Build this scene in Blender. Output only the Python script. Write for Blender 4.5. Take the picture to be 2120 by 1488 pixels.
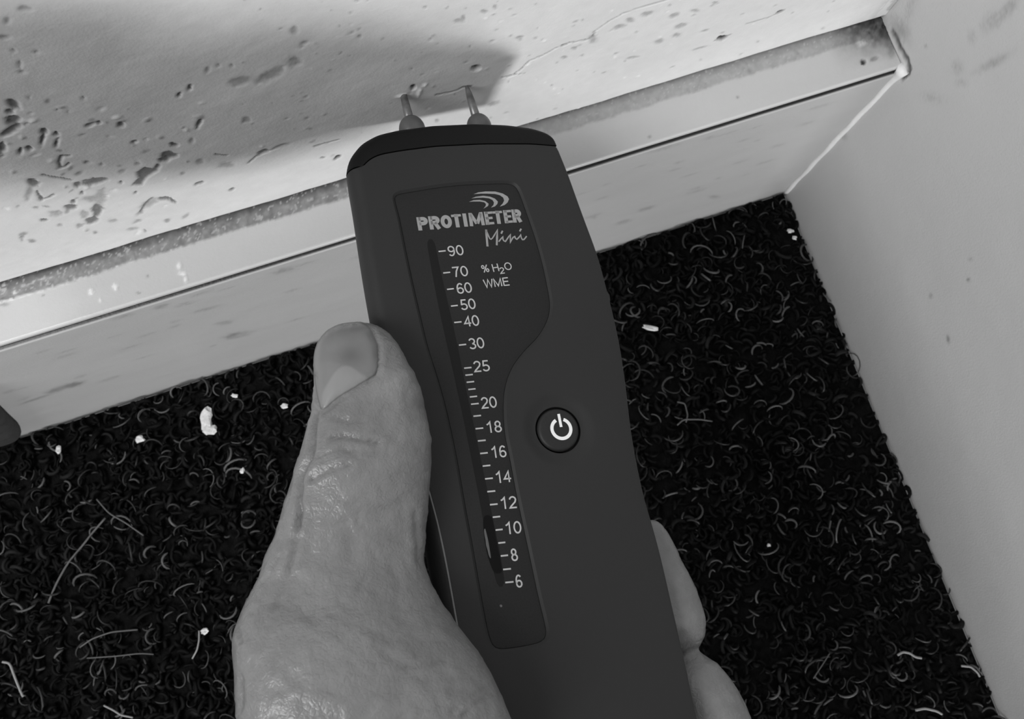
import bpy, bmesh, math, random
import numpy as np
from mathutils import Vector, Matrix
from mathutils.bvhtree import BVHTree

random.seed(7); rng = np.random.default_rng(11)
SC = bpy.context.scene
COL = SC.collection
for o in list(bpy.data.objects): bpy.data.objects.remove(o)

# ------------------------------------------------------------------ camera, light, exposure
F = 1774.797
R = np.array([[0.94567355, -0.32267149, 0.03980763],
              [-0.31101172, -0.93351122, -0.17840545],
              [0.09472722, 0.15633268, -0.98315149]])     # rows: camera right, down, forward (world axes)
C = np.array([-0.17503, -0.090184, 0.36])                  # metres; room corner is the origin
H_SK = 0.1097                                              # height of the skirting
D_W = 0.01798                                              # depth of the ledge, wall plane at y = D_W
cam = bpy.data.objects.new('camera', bpy.data.cameras.new('camera')); COL.objects.link(cam)
m = Matrix((tuple(R[0]), tuple(-R[1]), tuple(-R[2]))).transposed().to_4x4()
m.translation = Vector(C); cam.matrix_world = m
cam.data.sensor_fit = 'HORIZONTAL'; cam.data.sensor_width = 36.0
cam.data.lens = F / 2120 * 36; cam.data.clip_start = 0.005
cam.data.dof.use_dof = True; cam.data.dof.focus_distance = 0.205; cam.data.dof.aperture_fstop = 42
SC.camera = cam

W = bpy.data.worlds.new('room_light'); SC.world = W; W.use_nodes = True
W.node_tree.nodes['Background'].inputs[0].default_value = (1, 1, 1, 1)
W.node_tree.nodes['Background'].inputs[1].default_value = 0.17

def area(name, loc, target, sx, sy, power):
    l = bpy.data.lights.new(name, 'AREA'); l.shape = 'RECTANGLE'; l.size = sx; l.size_y = sy; l.energy = power
    o = bpy.data.objects.new(name, l); COL.objects.link(o); o.location = loc
    o.rotation_euler = (Vector(target) - Vector(loc)).to_track_quat('-Z', 'Y').to_euler()
    return o
area('low_front_light', (-0.03, -1.15, 0.04), (-0.15, 0.0, 0.13), 0.16, 0.13, 9.0)  # low light from the front, aimed to throw the meter's shadow on the wall
area('ceiling_light', (-0.92, -0.27, 1.08), (-0.05, -0.10, 0.1), 0.6, 0.6, 10.5)
sb_ = bpy.data.lights.new('ledge_spot', 'SPOT'); sb_.energy = 9; sb_.spot_size = math.radians(3.6); sb_.spot_blend = .7; sb_.shadow_soft_size = .01  # narrow spot added to brighten the left end of the ledge
so_ = bpy.data.objects.new('ledge_spot', sb_); COL.objects.link(so_); so_.location = (-0.55, -0.05, 1.2)
so_.rotation_euler = (Vector((-0.298, 0.006, 0.11)) - so_.location).to_track_quat('-Z', 'Y').to_euler()

SC.view_settings.view_transform = 'Standard'; SC.view_settings.look = 'None'
SC.view_settings.gamma = 1; SC.view_settings.use_curve_mapping = False
SC.view_settings.exposure = 0.0

# ------------------------------------------------------------------ helpers
def ray(q): return R.T @ np.array([(q[0] - 1060) / F, (q[1] - 744) / F, 1.0])
def hit(q, n, P0):
    d = ray(q); return C + d * (((P0 - C) @ n) / (d @ n))
def proj(P):
    q = (P - C) @ R.T
    return np.stack([1060 + F * q[..., 0] / q[..., 2], 744 + F * q[..., 1] / q[..., 2]], -1)
EX, EY, EZ = np.eye(3)
def on_wall(q): return hit(q, EY, EY * D_W)      # back wall plane
def on_face(q): return hit(q, EY, EY * 0)        # skirting face
def on_ledge(q): return hit(q, EZ, EZ * H_SK)
def on_right(q): return hit(q, EX, EX * 0)
def on_floor(q, z=0.0): return hit(q, EZ, EZ * z)

def link(name, me, mat=None, parent=None, smooth=True):
    o = bpy.data.objects.new(name, me); COL.objects.link(o)
    if mat: me.materials.append(mat)
    if parent: o.parent = parent
    if smooth: me.polygons.foreach_set('use_smooth', [True] * len(me.polygons))
    return o
def mesh_py(name, v, f):
    me = bpy.data.meshes.new(name); me.from_pydata([tuple(map(float, a)) for a in v], [], f); me.update(); return me
def from_bm(name, bm):
    bmesh.ops.recalc_face_normals(bm, faces=bm.faces)
    me = bpy.data.meshes.new(name); bm.to_mesh(me); bm.free(); return me
def tag(o, label=None, cat=None, group=None, kind=None):
    for k, v in (('label', label), ('category', cat), ('group', group), ('kind', kind)):
        if v: o[k] = v
    return o
def sharp(o, ang=40):
    o.data.set_sharp_from_angle(angle=math.radians(ang))

def material(name, base, rough=0.6, spec=0.5, noise=(0, 0), bump=(0, 0), attr=False, metal=0.0, fine=None, coat=0.0, sss=0.0, cells=None):
    """noise=(scale, amount) tints the base colour; bump=(scale, distance in m)."""
    mt = bpy.data.materials.new(name); mt.use_nodes = True
    nt = mt.node_tree; N = nt.nodes; L = nt.links; b = N['Principled BSDF']
    b.inputs['Roughness'].default_value = rough; b.inputs['Specular IOR Level'].default_value = spec
    b.inputs['Metallic'].default_value = metal; b.inputs['Coat Weight'].default_value = coat
    if sss:
        b.inputs['Subsurface Weight'].default_value = sss; b.inputs['Subsurface Scale'].default_value = 0.002
        b.inputs['Subsurface Radius'].default_value = (1, 1, 1)
    tc = N.new('ShaderNodeTexCoord')
    if attr:
        a = N.new('ShaderNodeAttribute'); a.attribute_name = 'tone'; col = a.outputs['Color']
    else:
        c = N.new('ShaderNodeRGB'); c.outputs[0].default_value = (base, base, base, 1); col = c.outputs[0]
    if noise[1]:
        n = N.new('ShaderNodeTexNoise'); n.inputs['Scale'].default_value = noise[0]; n.inputs['Detail'].default_value = 6
        L.new(tc.outputs['Object'], n.inputs['Vector'])
        mr = N.new('ShaderNodeMapRange'); mr.inputs[1].default_value = .3; mr.inputs[2].default_value = .7
        mr.inputs[3].default_value = 1 - noise[1]; mr.inputs[4].default_value = 1 + noise[1]
        L.new(n.outputs['Fac'], mr.inputs[0])
        mx = N.new('ShaderNodeVectorMath'); mx.operation = 'SCALE'
        L.new(col, mx.inputs[0]); L.new(mr.outputs[0], mx.inputs['Scale']); col = mx.outputs[0]
    L.new(col, b.inputs['Base Color'])
    prev = None
    for bb in (bump, fine):
        if bb and bb[1]:
            n = N.new('ShaderNodeTexNoise'); n.inputs['Scale'].default_value = bb[0]; n.inputs['Detail'].default_value = 5
            L.new(tc.outputs['Object'], n.inputs['Vector'])
            bp = N.new('ShaderNodeBump'); bp.inputs['Distance'].default_value = bb[1]; bp.inputs['Strength'].default_value = 1
            L.new(n.outputs['Fac'], bp.inputs['Height'])
            if prev: L.new(prev, bp.inputs['Normal'])
            prev = bp.outputs[0]
    if cells:
        v = N.new('ShaderNodeTexVoronoi'); v.feature = 'DISTANCE_TO_EDGE'; v.inputs['Scale'].default_value = cells[0]
        n = N.new('ShaderNodeTexNoise'); n.inputs['Scale'].default_value = cells[0] * .8; L.new(tc.outputs['Object'], n.inputs['Vector'])
        mixv = N.new('ShaderNodeVectorMath'); mixv.operation = 'MULTIPLY_ADD'; mixv.inputs[1].default_value = (.0012, .0012, .0012)
        L.new(n.outputs['Color'], mixv.inputs[0]); L.new(tc.outputs['Object'], mixv.inputs[2]); L.new(mixv.outputs[0], v.inputs['Vector'])
        mr = N.new('ShaderNodeMapRange'); mr.inputs[2].default_value = .25; L.new(v.outputs['Distance'], mr.inputs[0])
        bp = N.new('ShaderNodeBump'); bp.inputs['Distance'].default_value = cells[1]; L.new(mr.outputs[0], bp.inputs['Height'])
        if prev: L.new(prev, bp.inputs['Normal'])
        prev = bp.outputs[0]
    if prev: L.new(prev, b.inputs['Normal'])
    return mt

def vnoise(x, y, seed=0):
    """smooth value noise on arrays, period free, range 0..1"""
    xi = np.floor(x).astype(int); yi = np.floor(y).astype(int); fx = x - xi; fy = y - yi
    fx = fx * fx * (3 - 2 * fx); fy = fy * fy * (3 - 2 * fy)
    def h(a, b):
        k = (a * 374761393 + b * 668265263 + seed * 974634777) & 0x7fffffff
        k = ((k ^ (k >> 13)) * 1274126177) & 0x7fffffff
        return ((k ^ (k >> 16)) & 0xffff) / 65535.0
    return (h(xi, yi) * (1 - fx) + h(xi + 1, yi) * fx) * (1 - fy) + (h(xi, yi + 1) * (1 - fx) + h(xi + 1, yi + 1) * fx) * fy
def fbm(x, y, seed=0, o=4):
    s = 0; a = .5; t = 0
    for i in range(o): s = s + a * vnoise(x * 2 ** i, y * 2 ** i, seed + i * 17); t += a; a *= .5
    return s / t

def seg_dist(px, py, pts):
    """distance from arrays to a polyline"""
    d = np.full(px.shape, 1e9)
    for (ax, ay), (bx, by) in zip(pts[:-1], pts[1:]):
        vx, vy = bx - ax, by - ay; L2 = vx * vx + vy * vy + 1e-18
        t = np.clip(((px - ax) * vx + (py - ay) * vy) / L2, 0, 1)
        d = np.minimum(d, np.hypot(px - ax - t * vx, py - ay - t * vy))
    return d

def smooth_closed(pts, n, it=2):
    """Catmull-Rom through a closed list of points, resampled to n"""
    p = np.array(pts, float); k = len(p); out = []
    for i in range(k):
        p0, p1, p2, p3 = p[i - 1], p[i], p[(i + 1) % k], p[(i + 2) % k]
        for t in np.linspace(0, 1, 12, endpoint=False):
            out.append(.5 * (2 * p1 + (p2 - p0) * t + (2 * p0 - 5 * p1 + 4 * p2 - p3) * t * t + (3 * p1 - p0 - 3 * p2 + p3) * t ** 3))
    out = np.array(out); q = np.vstack([out, out[:1]])
    s = np.r_[0, np.cumsum(np.linalg.norm(np.diff(q, axis=0), axis=1))]
    t = np.linspace(0, s[-1], n, endpoint=False)
    r = np.stack([np.interp(t, s, q[:, j]) for j in range(q.shape[1])], 1)
    for _ in range(it): r = .5 * r + .25 * (np.roll(r, 1, 0) + np.roll(r, -1, 0))
    return r
def area2(p): return .5 * np.sum(p[:, 0] * np.roll(p[:, 1], -1) - np.roll(p[:, 0], -1) * p[:, 1])
def normals2(p):
    t = np.roll(p, -1, 0) - np.roll(p, 1, 0); n = np.stack([t[:, 1], -t[:, 0]], 1)
    n /= np.linalg.norm(n, axis=1)[:, None] + 1e-12
    return n if area2(p) > 0 else -n      # outward

# ------------------------------------------------------------------ setting: heightfield slabs
def slab(name, us, vs, pos, tone, depth_vec, mat):
    """grid surface from coordinate lists; pos(U,V)->xyz; closed behind by depth_vec"""
    U, V = np.meshgrid(us, vs); P = pos(U, V); nu, nv = len(us), len(vs)
    v = P.reshape(-1, 3); ix = np.arange(nu * nv).reshape(nv, nu)
    f = np.stack([ix[:-1, :-1], ix[:-1, 1:], ix[1:, 1:], ix[1:, :-1]], -1).reshape(-1, 4)
    rim = np.r_[ix[0, :], ix[1:, -1], ix[-1, -2::-1], ix[-2:0:-1, 0]]
    back = v[rim] + depth_vec; n0 = len(v); k = len(rim); a = np.arange(k); b = (a + 1) % k
    side = np.stack([rim[a], n0 + a, n0 + b, rim[b]], -1)
    vv = np.vstack([v, back]); ff = np.vstack([f, side])
    me = bpy.data.meshes.new(name); me.vertices.add(len(vv)); me.vertices.foreach_set('co', vv.astype(np.float32).ravel())
    me.loops.add(ff.size); me.loops.foreach_set('vertex_index', ff.astype(np.int32).ravel())
    me.polygons.add(len(ff)); me.polygons.foreach_set('loop_start', np.arange(0, ff.size, 4, dtype=np.int32))
    me.update(calc_edges=True)
    if tone is not None:
        t = np.r_[tone(U, V).ravel(), np.full(k, .5)]
        at = me.color_attributes.new('tone', 'FLOAT_COLOR', 'POINT')
        at.data.foreach_set('color', np.stack([t, t, t, np.ones_like(t)], 1).astype(np.float32).ravel())
    o = link(name, me, mat); return tag(o, kind='structure')
def coords(lo, a, b, hi, fine, coarse):
    l = [np.linspace(lo, a, max(2, int((a - lo) / coarse) + 1))[:-1]] if a > lo else []
    r = [np.linspace(b, hi, max(2, int((hi - b) / coarse) + 1))[1:]] if hi > b else []
    return np.concatenate(l + [np.linspace(a, b, int((b - a) / fine) + 1)] + r)

class Marks:
    """chips, holes, cracks, dirt and painted shade located on one plane (two plane coordinates in metres)"""
    def __init__(s, proj_fn, ax): s.f = proj_fn; s.ax = ax; s.items = []
    def p(s, q): P = s.f(q); return P[s.ax[0]], P[s.ax[1]]
    def poly(s, pts, dark, soft=.0006, depth=.0003, rag=.5):
        s.items.append(('p', [s.p(q) for q in pts], dark, soft, depth, rag))
    def blob(s, x, y, rx, ry, ang=0, dark=.35, depth=.0003, rag=.6, soft=.25):
        a = math.radians(ang); c = s.p((x, y))
        e1 = s.p((x + rx * math.cos(a), y + rx * math.sin(a))); e2 = s.p((x - ry * math.sin(a), y + ry * math.cos(a)))
        M = np.array([[e1[0] - c[0], e2[0] - c[0]], [e1[1] - c[1], e2[1] - c[1]]])
        s.items.append(('b', c, np.linalg.inv(M), dark, depth, rag, soft))
    def line(s, pts, wpx, dark, depth=.0004, rag=.4):
        P = [s.p(q) for q in pts]; q = pts[0]; a = s.p(q); b = s.p((q[0] + wpx, q[1]))
        s.items.append(('l', P, max(1e-5, math.hypot(a[0] - b[0], a[1] - b[1])), dark, depth, rag))
    def evaluate(s, X, Y, base):
        T = base.copy(); Dp = np.zeros_like(X)
        w1 = fbm(X * 900, Y * 900, 3, 3) - .5; w2 = fbm(X * 900 + 50, Y * 900, 9, 3) - .5; w3 = fbm(X * 2500, Y * 2500, 5, 2)
        for it in s.items:
            if it[0] == 'b':
                _, c, Mi, dark, depth, rag, soft = it
                box = (np.abs(X - c[0]) < .02) & (np.abs(Y - c[1]) < .02)
                if not box.any(): continue
                dx, dy = X[box] - c[0], Y[box] - c[1]
                a = Mi[0, 0] * dx + Mi[0, 1] * dy + rag * w1[box] * 1.6; b = Mi[1, 0] * dx + Mi[1, 1] * dy + rag * w2[box] * 1.6
                m_ = 1 / (1 + np.exp((np.hypot(a, b) - 1) / (soft * .35)))
                T[box] = T[box] * (1 - m_) + m_ * dark * (.8 + .4 * w3[box]); Dp[box] += m_ * depth
            else:
                pts = it[1]; xs = [p[0] for p in pts]; ys = [p[1] for p in pts]
                box = (X > min(xs) - .004) & (X < max(xs) + .004) & (Y > min(ys) - .004) & (Y < max(ys) + .004)
                if not box.any(): continue
                if it[0] == 'l':
                    _, P, w, dark, depth, rag = it
                    d = seg_dist(X[box] + w1[box] * w * rag * 3, Y[box] + w2[box] * w * rag * 3, P)
                    m_ = np.clip(1.3 - d / w, 0, 1)
                else:
                    _, P, dark, soft, depth, rag = it
                    x, y = X[box] + w1[box] * .0012 * rag, Y[box] + w2[box] * .0012 * rag
                    ins = np.zeros(x.shape, bool)
                    for (ax, ay), (bx, by) in zip(P, P[1:] + P[:1]):
                        c_ = ((ay > y) != (by > y)); ins ^= c_ & (x < (bx - ax) * (y - ay) / (by - ay + 1e-15) + ax)
                    d = seg_dist(x, y, P + P[:1]); m_ = np.clip(.5 + np.where(ins, d, -d) / soft, 0, 1)
                T[box] = T[box] * (1 - m_) + m_ * dark * (.8 + .4 * w3[box]); Dp[box] += m_ * depth
        return T, Dp

# ---- back wall (flaking painted plaster)
mw = Marks(on_wall, (0, 2))
K = .20
for a in [(28,215,14,8,30),(20,231,8,5,-10),(27,250,15,8,-15),(22,270,22,7,-30),(3,305,8,12,0),(90,272,7,6,0),(87,290,4,12,15),(115,277,4,4,0),
          (42,312,4,8,10),(60,307,7,5,20),(117,296,3,10,15),(70,380,12,8,20),(195,377,26,7,-10),(160,384,8,5,-10),(170,400,4,3,0),
          (350,322,16,7,0),(340,331,10,5,0),(360,300,8,4,10),(185,258,10,4,-18),(203,253,5,3,0),(250,258,6,7,0),(277,295,6,3,-25),
          (412,256,4,11,25),(393,183,4,6,30),(370,198,3,6,30),(85,412,5,5,0),(145,430,13,6,0),(152,418,5,4,0),(201,437,9,15,5),(190,456,13,6,-15),
          (92,456,8,3,0),(340,411,13,4,0),(357,415,9,3,25),(412,380,9,3,-18),(480,393,6,3,-20),(545,315,11,4,-12),(250,378,3,3,0),(280,399,3,3,0)]:
    mw.blob(a[0], a[1], a[2], a[3], a[4], K, depth=.0005)
for a in [(15,45,7,7,0),(52,20,12,5,0),(10,78,11,4,0),(40,132,3,9,0),(45,148,7,3,0),(27,105,4,3,0),(75,107,5,3,0),(610,65,7,8,0),(630,92,9,4,-20),
          (430,147,4,6,30),(452,137,3,3,0),(480,137,4,3,0),(500,170,22,8,-10),(560,158,30,8,-25),(610,130,14,10,0),(190,412,18,6,0),(210,408,10,16,10),(175,443,8,7,0),
          (60,400,6,14,20),(310,420,17,7,-25),(290,441,9,3,-30),(285,458,9,3,-15),(235,457,9,4,0),(165,466,6,3,0),(125,466,5,3,0),(415,335,7,6,0),(470,343,16,6,-10),
          (585,303,16,3,-15),(511,248,8,5,0),(397,292,4,6,10),(275,475,12,3,-10),(210,340,3,3,0),(285,339,6,3,0),(118,442,14,6,0),(745,78,4,3,0),(740,3,6,3,-20),
          (880,15,4,2,0),(1075,78,8,3,-10),(1170,122,6,3,0),(1190,102,5,3,0),(1282,56,11,4,-15),(1340,28,13,4,-20),(1305,42,8,4,0),(1365,85,9,4,-20),
          (1400,72,8,4,-10),(1395,32,10,4,-20),(1022,215,11,4,-20),(905,250,4,3,0),(952,45,9,4,0),(960,38,4,5,0),(1003,25,8,4,0),(1025,15,4,4,0),(1410,52,12,4,-15),(1440,22,9,3,0),
          (1480,5,5,2,0),(1460,62,8,2,-15),(1228,82,9,8,20),(1310,118,12,2,-10),(1450,100,14,2,-15)]:
    mw.blob(a[0], a[1], a[2], a[3], a[4], .42, depth=.00025, soft=.5)
mw.poly([(272,384),(288,368),(282,356),(300,346),(318,350),(326,338),(332,342),(326,354),(312,362),(300,370),(292,384)], K, depth=.0005)
for p_, w_ in [([(125,345),(121,335),(126,323),(143,323)],4),([(118,349),(135,345),(142,338)],3),([(88,362),(105,366),(128,370),(148,374)],3.5),
               ([(62,375),(66,380),(78,378)],4),([(76,395),(84,414),(100,409),(110,404)],3),([(290,440),(300,425),(315,410)],3),
               ([(515,338),(530,324),(560,312),(590,301)],2.2),([(445,320),(470,322)],2)]:
    mw.line(p_, w_, K)
mw.line([(652,303),(672,297),(700,288)], 2.6, .14); mw.blob(697,327,9,3,-25,.06,depth=.0006); mw.blob(668,327,5,2,-10,.3)
mw.line([(1038,161),(1060,157),(1070,150),(1078,145),(1085,137),(1095,127),(1120,117),(1138,108),(1155,98),(1180,90),(1210,84),(1226,80)], 1.5, .16, .0007, .8)
mw.line([(1226,80),(1232,65),(1260,45),(1290,28),(1310,20),(1335,13),(1365,4),(1400,-8),(1450,-30)], 1.2, .24, .0006, .8)
mw.line([(1165,96),(1178,90)], 2.5, .12)
mw.line([(903,196),(918,194),(935,190),(948,186),(958,180),(975,178)], 2.0, .22)
mw.line([(1050,157),(1088,152)], 1.0, .3)
mw.blob(985,141,9,5,-5,.02,depth=.002,rag=.25); mw.blob(855,181,5.5,4,-30,.02,depth=.0015,rag=.3)
mw.blob(1495,79,11,5,-12,.03,depth=.001,rag=.4); mw.line([(1480,84),(1512,72)],1.6,.15); mw.blob(1615,24,8,3,-18,.03,depth=.001,rag=.3)
mw.line([(1545,48),(1590,36),(1624,20)],1.3,.3)
for a in [(832,197,10,3,-15),(868,190,4,9,25),(880,176,6,3,-40)]: mw.blob(*a[:4], a[4], .85, depth=-.0003)
rr = random.Random(5)
for i in range(260):                                    # tiny pits and specks in the paint
    x, y = rr.uniform(500, 1800), rr.uniform(-20, 330)
    mw.blob(x, y, rr.uniform(1.5, 5), rr.uniform(1, 2.2), -20, rr.choice([.45, .5, .8]), depth=rr.uniform(-.0002, .0003), soft=.6)
for i in range(90):
    x = rr.uniform(-60, 420); y = 330 + rr.uniform(-150, 170)
    mw.blob(x, y, rr.uniform(2, 9), rr.uniform(1.5, 4), rr.uniform(-40, 10), rr.choice([.34, .42, .8]), depth=rr.uniform(-.0003, .0003), soft=.5)
wx = coords(-1.2, -.275, .0, .0, .00042, .05); wz = coords(H_SK - .004, H_SK - .004, .262, 1.4, .00048, .06)
XX, ZZ = np.meshgrid(wx, wz)
base = .70 + .05 * (fbm(XX * 60, ZZ * 60, 1) - .5) + .06 * (fbm(XX * 400, ZZ * 400, 2) - .5)
mw.items = mw.items[-350:] + mw.items[:-350]
wt, wd = mw.evaluate(XX, ZZ, base)
und = .0010 * (fbm(XX * 35, ZZ * 35, 21, 3) - .5) + .00010 * (fbm(XX * 300, ZZ * 500, 22, 3) - .5)
und = und + .0022 * np.clip((H_SK + .0035 - ZZ) / .0035, 0, 1) ** 2          # bottom edge rolls back
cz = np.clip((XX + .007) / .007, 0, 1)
wt = wt * (1 - .35 * cz * (fbm(XX * 300, ZZ * 120, 31) > .35))              # darker blotches towards the corner
mat_wall = material('painted_plaster', .7, .62, .4, attr=True, fine=(1400, .00005), bump=(120, .00012))
slab('wall_back', wx, wz, lambda U, V: np.stack([U, D_W + wd + und, V], -1), lambda U, V: wt, np.array([0, .03, 0]), mat_wall)

# ---- right wall
mr_ = Marks(on_right, (1, 2))
for a in [(2055,130,34,7,-28,.5),(2085,20,30,9,-50,.52),(2010,78,8,12,0,.6),(1980,140,10,12,0,.57),(1930,203,22,9,10,.62),(1990,172,10,6,0,.6),(2050,45,20,12,-50,.55),
          (2008,536,4,3,0,.5),(1963,702,3,6,-15,.3),(2004,579,3,3,0,.3),(1926,612,3,4,0,.45),(1746,282,7,6,0,.5),(1915,96,3,3,0,.45),(1560,640,3,3,0,.5)]:
    mr_.blob(a[0], a[1], a[2], a[3], a[4], a[5], depth=.00005, soft=.9)
mr_.items = [it[:3] + (it[3] * .82,) + it[4:] for it in mr_.items]
mr_.line([(1846,66),(1862,98),(1876,122),(1882,140),(1879,152),(1868,162)], 4.5, .10, .0006)
mr_.blob(1862,62,10,22,-30,.35,soft=1.2); mr_.blob(1878,20,8,26,25,.5,soft=1.4)  # corner shading above the ledge, painted into the wall tone
ry = coords(-.31, -.27, D_W + .003, D_W + .003, .0007, .05); rz = coords(0, 0, .2, 1.4, .0007, .06)
YY, ZZ = np.meshgrid(ry, rz)
rb = .58 + .02 * (fbm(YY * 40, ZZ * 40, 41) - .5)
rt, rd = mr_.evaluate(YY, ZZ, rb)
ru = .0004 * (fbm(YY * 25, ZZ * 25, 42, 3) - .5)
mat_right = material('painted_wall_right', .6, .45, .45, attr=True, fine=(1500, .00008), bump=(60, .0003))
slab('wall_right', ry, rz, lambda U, V: np.stack([rd + ru, U, V], -1), lambda U, V: rt, np.array([.03, 0, 0]), mat_right)

# ---- skirting board face
ms = Marks(on_face, (0, 2))
for a in [(150,797,22,4,-14,.28),(115,808,18,4,-16,.36),(75,826,30,2,-18,.42),(490,694,21,5,-10,.34),(465,669,16,4,-8,.48),(590,560,20,5,-14,.45),(560,545,30,4,-14,.5),
          (430,640,26,3,-14,.5),(260,655,20,3,-14,.5),(1750,282,7,6,0,.4),(1340,432,16,3,-16,.45),(1480,408,9,3,0,.45),(1290,460,14,3,-15,.48),(335,635,14,4,-14,.46),(615,535,12,3,-14,.45),
          (1230,450,5,3,0,.5)]:
    ms.blob(a[0], a[1], a[2], a[3], a[4], a[5], depth=.0001, soft=.7)
for i in range(60):
    x = rr.uniform(0, 1700); ms.blob(x, 800 - .32 * x + rr.uniform(-60, 60), rr.uniform(6, 22), rr.uniform(1, 2.5), -17, .52, depth=.00003, soft=.9)
sx = coords(-1.2, -.4, .0, .0, .0006, .05); sz = np.r_[np.linspace(0, H_SK - .0034, 165), H_SK - np.array([.0032,.0030,.0028,.0026,.0025,.0024])]
XX, ZZ = np.meshgrid(sx, sz)
sb = .46 + .03 * (fbm(XX * 30, ZZ * 120, 51) - .5)
ms.items = [it[:3] + (it[3] * .74,) + it[4:] for it in ms.items]
st, sd = ms.evaluate(XX, ZZ, sb)
su = .0003 * (fbm(XX * 20, ZZ * 60, 52, 3) - .5) + .0040 * np.clip((ZZ - (H_SK - .0034)) / .0010, 0, 1) ** 2
st = np.where(ZZ > H_SK - .0031, .02, st)  # shade and dirt of the joint painted near-black on the top rows
mat_skirt = material('gloss_skirting_paint', .6, .4, .5, attr=True, fine=(1300, .00008), bump=(90, .00025))
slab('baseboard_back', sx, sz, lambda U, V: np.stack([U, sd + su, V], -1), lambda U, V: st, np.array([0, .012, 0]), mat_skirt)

# ---- ledge on top of the skirting
ml = Marks(on_ledge, (0, 1))
ml.blob(1788,128,6,5,30,.03,depth=.0006,rag=.4); ml.blob(1810,122,9,4,-20,.35)
for a in [(1550,149,5,4),(1423,186,4,3),(1652,111,3,2.5),(1527,201,3,2.5),(1345,283,3,3),(1820,70,22,16),(1845,95,10,20),(1780,60,26,9),(8,629,10,4),(90,611,3,2),(306,571,3,3),
          (320,495,3,2.5),(409,487,4,3),(287,606,4,2),(1050,300,4,2)]:
    ml.blob(a[0], a[1], a[2], a[3], 0, .33, depth=.0001, soft=.7)
for a in [(50,588,9,9),(30,600,5,6),(372,552,5,7),(380,566,8,4),(384,577,3,6),(240,592,5,6),(190,603,5,5),(208,621,3,5),(1718,68,8,4),(1785,90,9,5),(1800,75,5,4),(1770,55,5,3),(1757,62,4,4)]:
    ml.blob(a[0], a[1], a[2], a[3], 0, .82, depth=-.0003, rag=1.2, soft=.5)
lx = coords(-1.2, -.29, .0, .0, .0005, .05)
# profile across the ledge: v = arc parameter, front nose (rounded) then flat top
arc = [(-.0002 + .0013 * (1 - math.sin(t)), -.0013 + .0013 * math.cos(t)) for t in np.linspace(math.pi / 2, 0, 7)]
arc = [(.0009 + .0008 - .0008 * math.sin(t), -.0008 + .0008 * math.cos(t)) for t in np.linspace(math.pi / 2 * 1.2, 0, 9)]
prof = arc + [(y, 0.0) for y in np.arange(.0020, D_W + .004, .00045)]
py_ = np.array([p[0] for p in prof]); pz_ = np.array([p[1] for p in prof])
XX, II = np.meshgrid(lx, np.arange(len(prof))); YL = py_[II.astype(int)]
lb = .56 + .03 * (fbm(XX * 50, YL * 200, 61) - .5)
lt, ld = ml.evaluate(XX, YL, lb)
edge = D_W - .0052 + .0012 * (fbm(XX * 250, YL * 60, 62) - .5) + .0006 * (fbm(XX * 1200, YL * 900, 63) - .5)
dust = np.clip((YL - edge) / .0007, 0, 1)
gap = np.clip((XX + .172) / .03, 0, 1)              # the dust gets thinner right of the meter
speck = (fbm(XX * 1500, YL * 1500, 64, 2) > .70 + .05 * gap) * (.45 + .4 * vnoise(XX * 700, YL * 700, 65))
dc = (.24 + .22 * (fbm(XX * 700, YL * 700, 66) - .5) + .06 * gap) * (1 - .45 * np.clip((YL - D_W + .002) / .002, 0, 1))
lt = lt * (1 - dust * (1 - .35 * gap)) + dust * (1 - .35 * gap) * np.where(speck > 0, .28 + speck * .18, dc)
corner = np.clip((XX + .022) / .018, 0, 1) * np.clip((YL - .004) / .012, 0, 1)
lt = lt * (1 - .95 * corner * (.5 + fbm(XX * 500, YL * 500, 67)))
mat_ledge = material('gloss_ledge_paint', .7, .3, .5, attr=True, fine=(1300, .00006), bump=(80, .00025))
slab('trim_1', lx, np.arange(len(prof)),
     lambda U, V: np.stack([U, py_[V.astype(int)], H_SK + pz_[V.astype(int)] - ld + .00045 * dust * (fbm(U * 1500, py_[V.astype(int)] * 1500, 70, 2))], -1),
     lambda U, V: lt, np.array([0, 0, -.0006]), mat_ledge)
# dark strip added as the shade inside the joint between ledge and skirting
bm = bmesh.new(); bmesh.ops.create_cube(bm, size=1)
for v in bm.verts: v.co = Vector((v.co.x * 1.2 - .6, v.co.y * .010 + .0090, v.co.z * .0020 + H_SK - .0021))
mat_gap = material('joint_shade', .02, .9, .2)
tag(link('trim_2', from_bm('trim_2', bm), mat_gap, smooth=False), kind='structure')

# ---- floor under the carpet
mat_carpet_base = material('carpet_backing', .006, .95, .1, noise=(300, .5), bump=(600, .0015))
bm = bmesh.new(); bmesh.ops.create_cube(bm, size=1)
for v in bm.verts: v.co = Vector((v.co.x * 1.2 - .6, v.co.y * 1.2 - .6, v.co.z * .01 - .0055))
floor = tag(link('floor', from_bm('floor', bm), mat_carpet_base, smooth=False), kind='structure')

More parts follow.
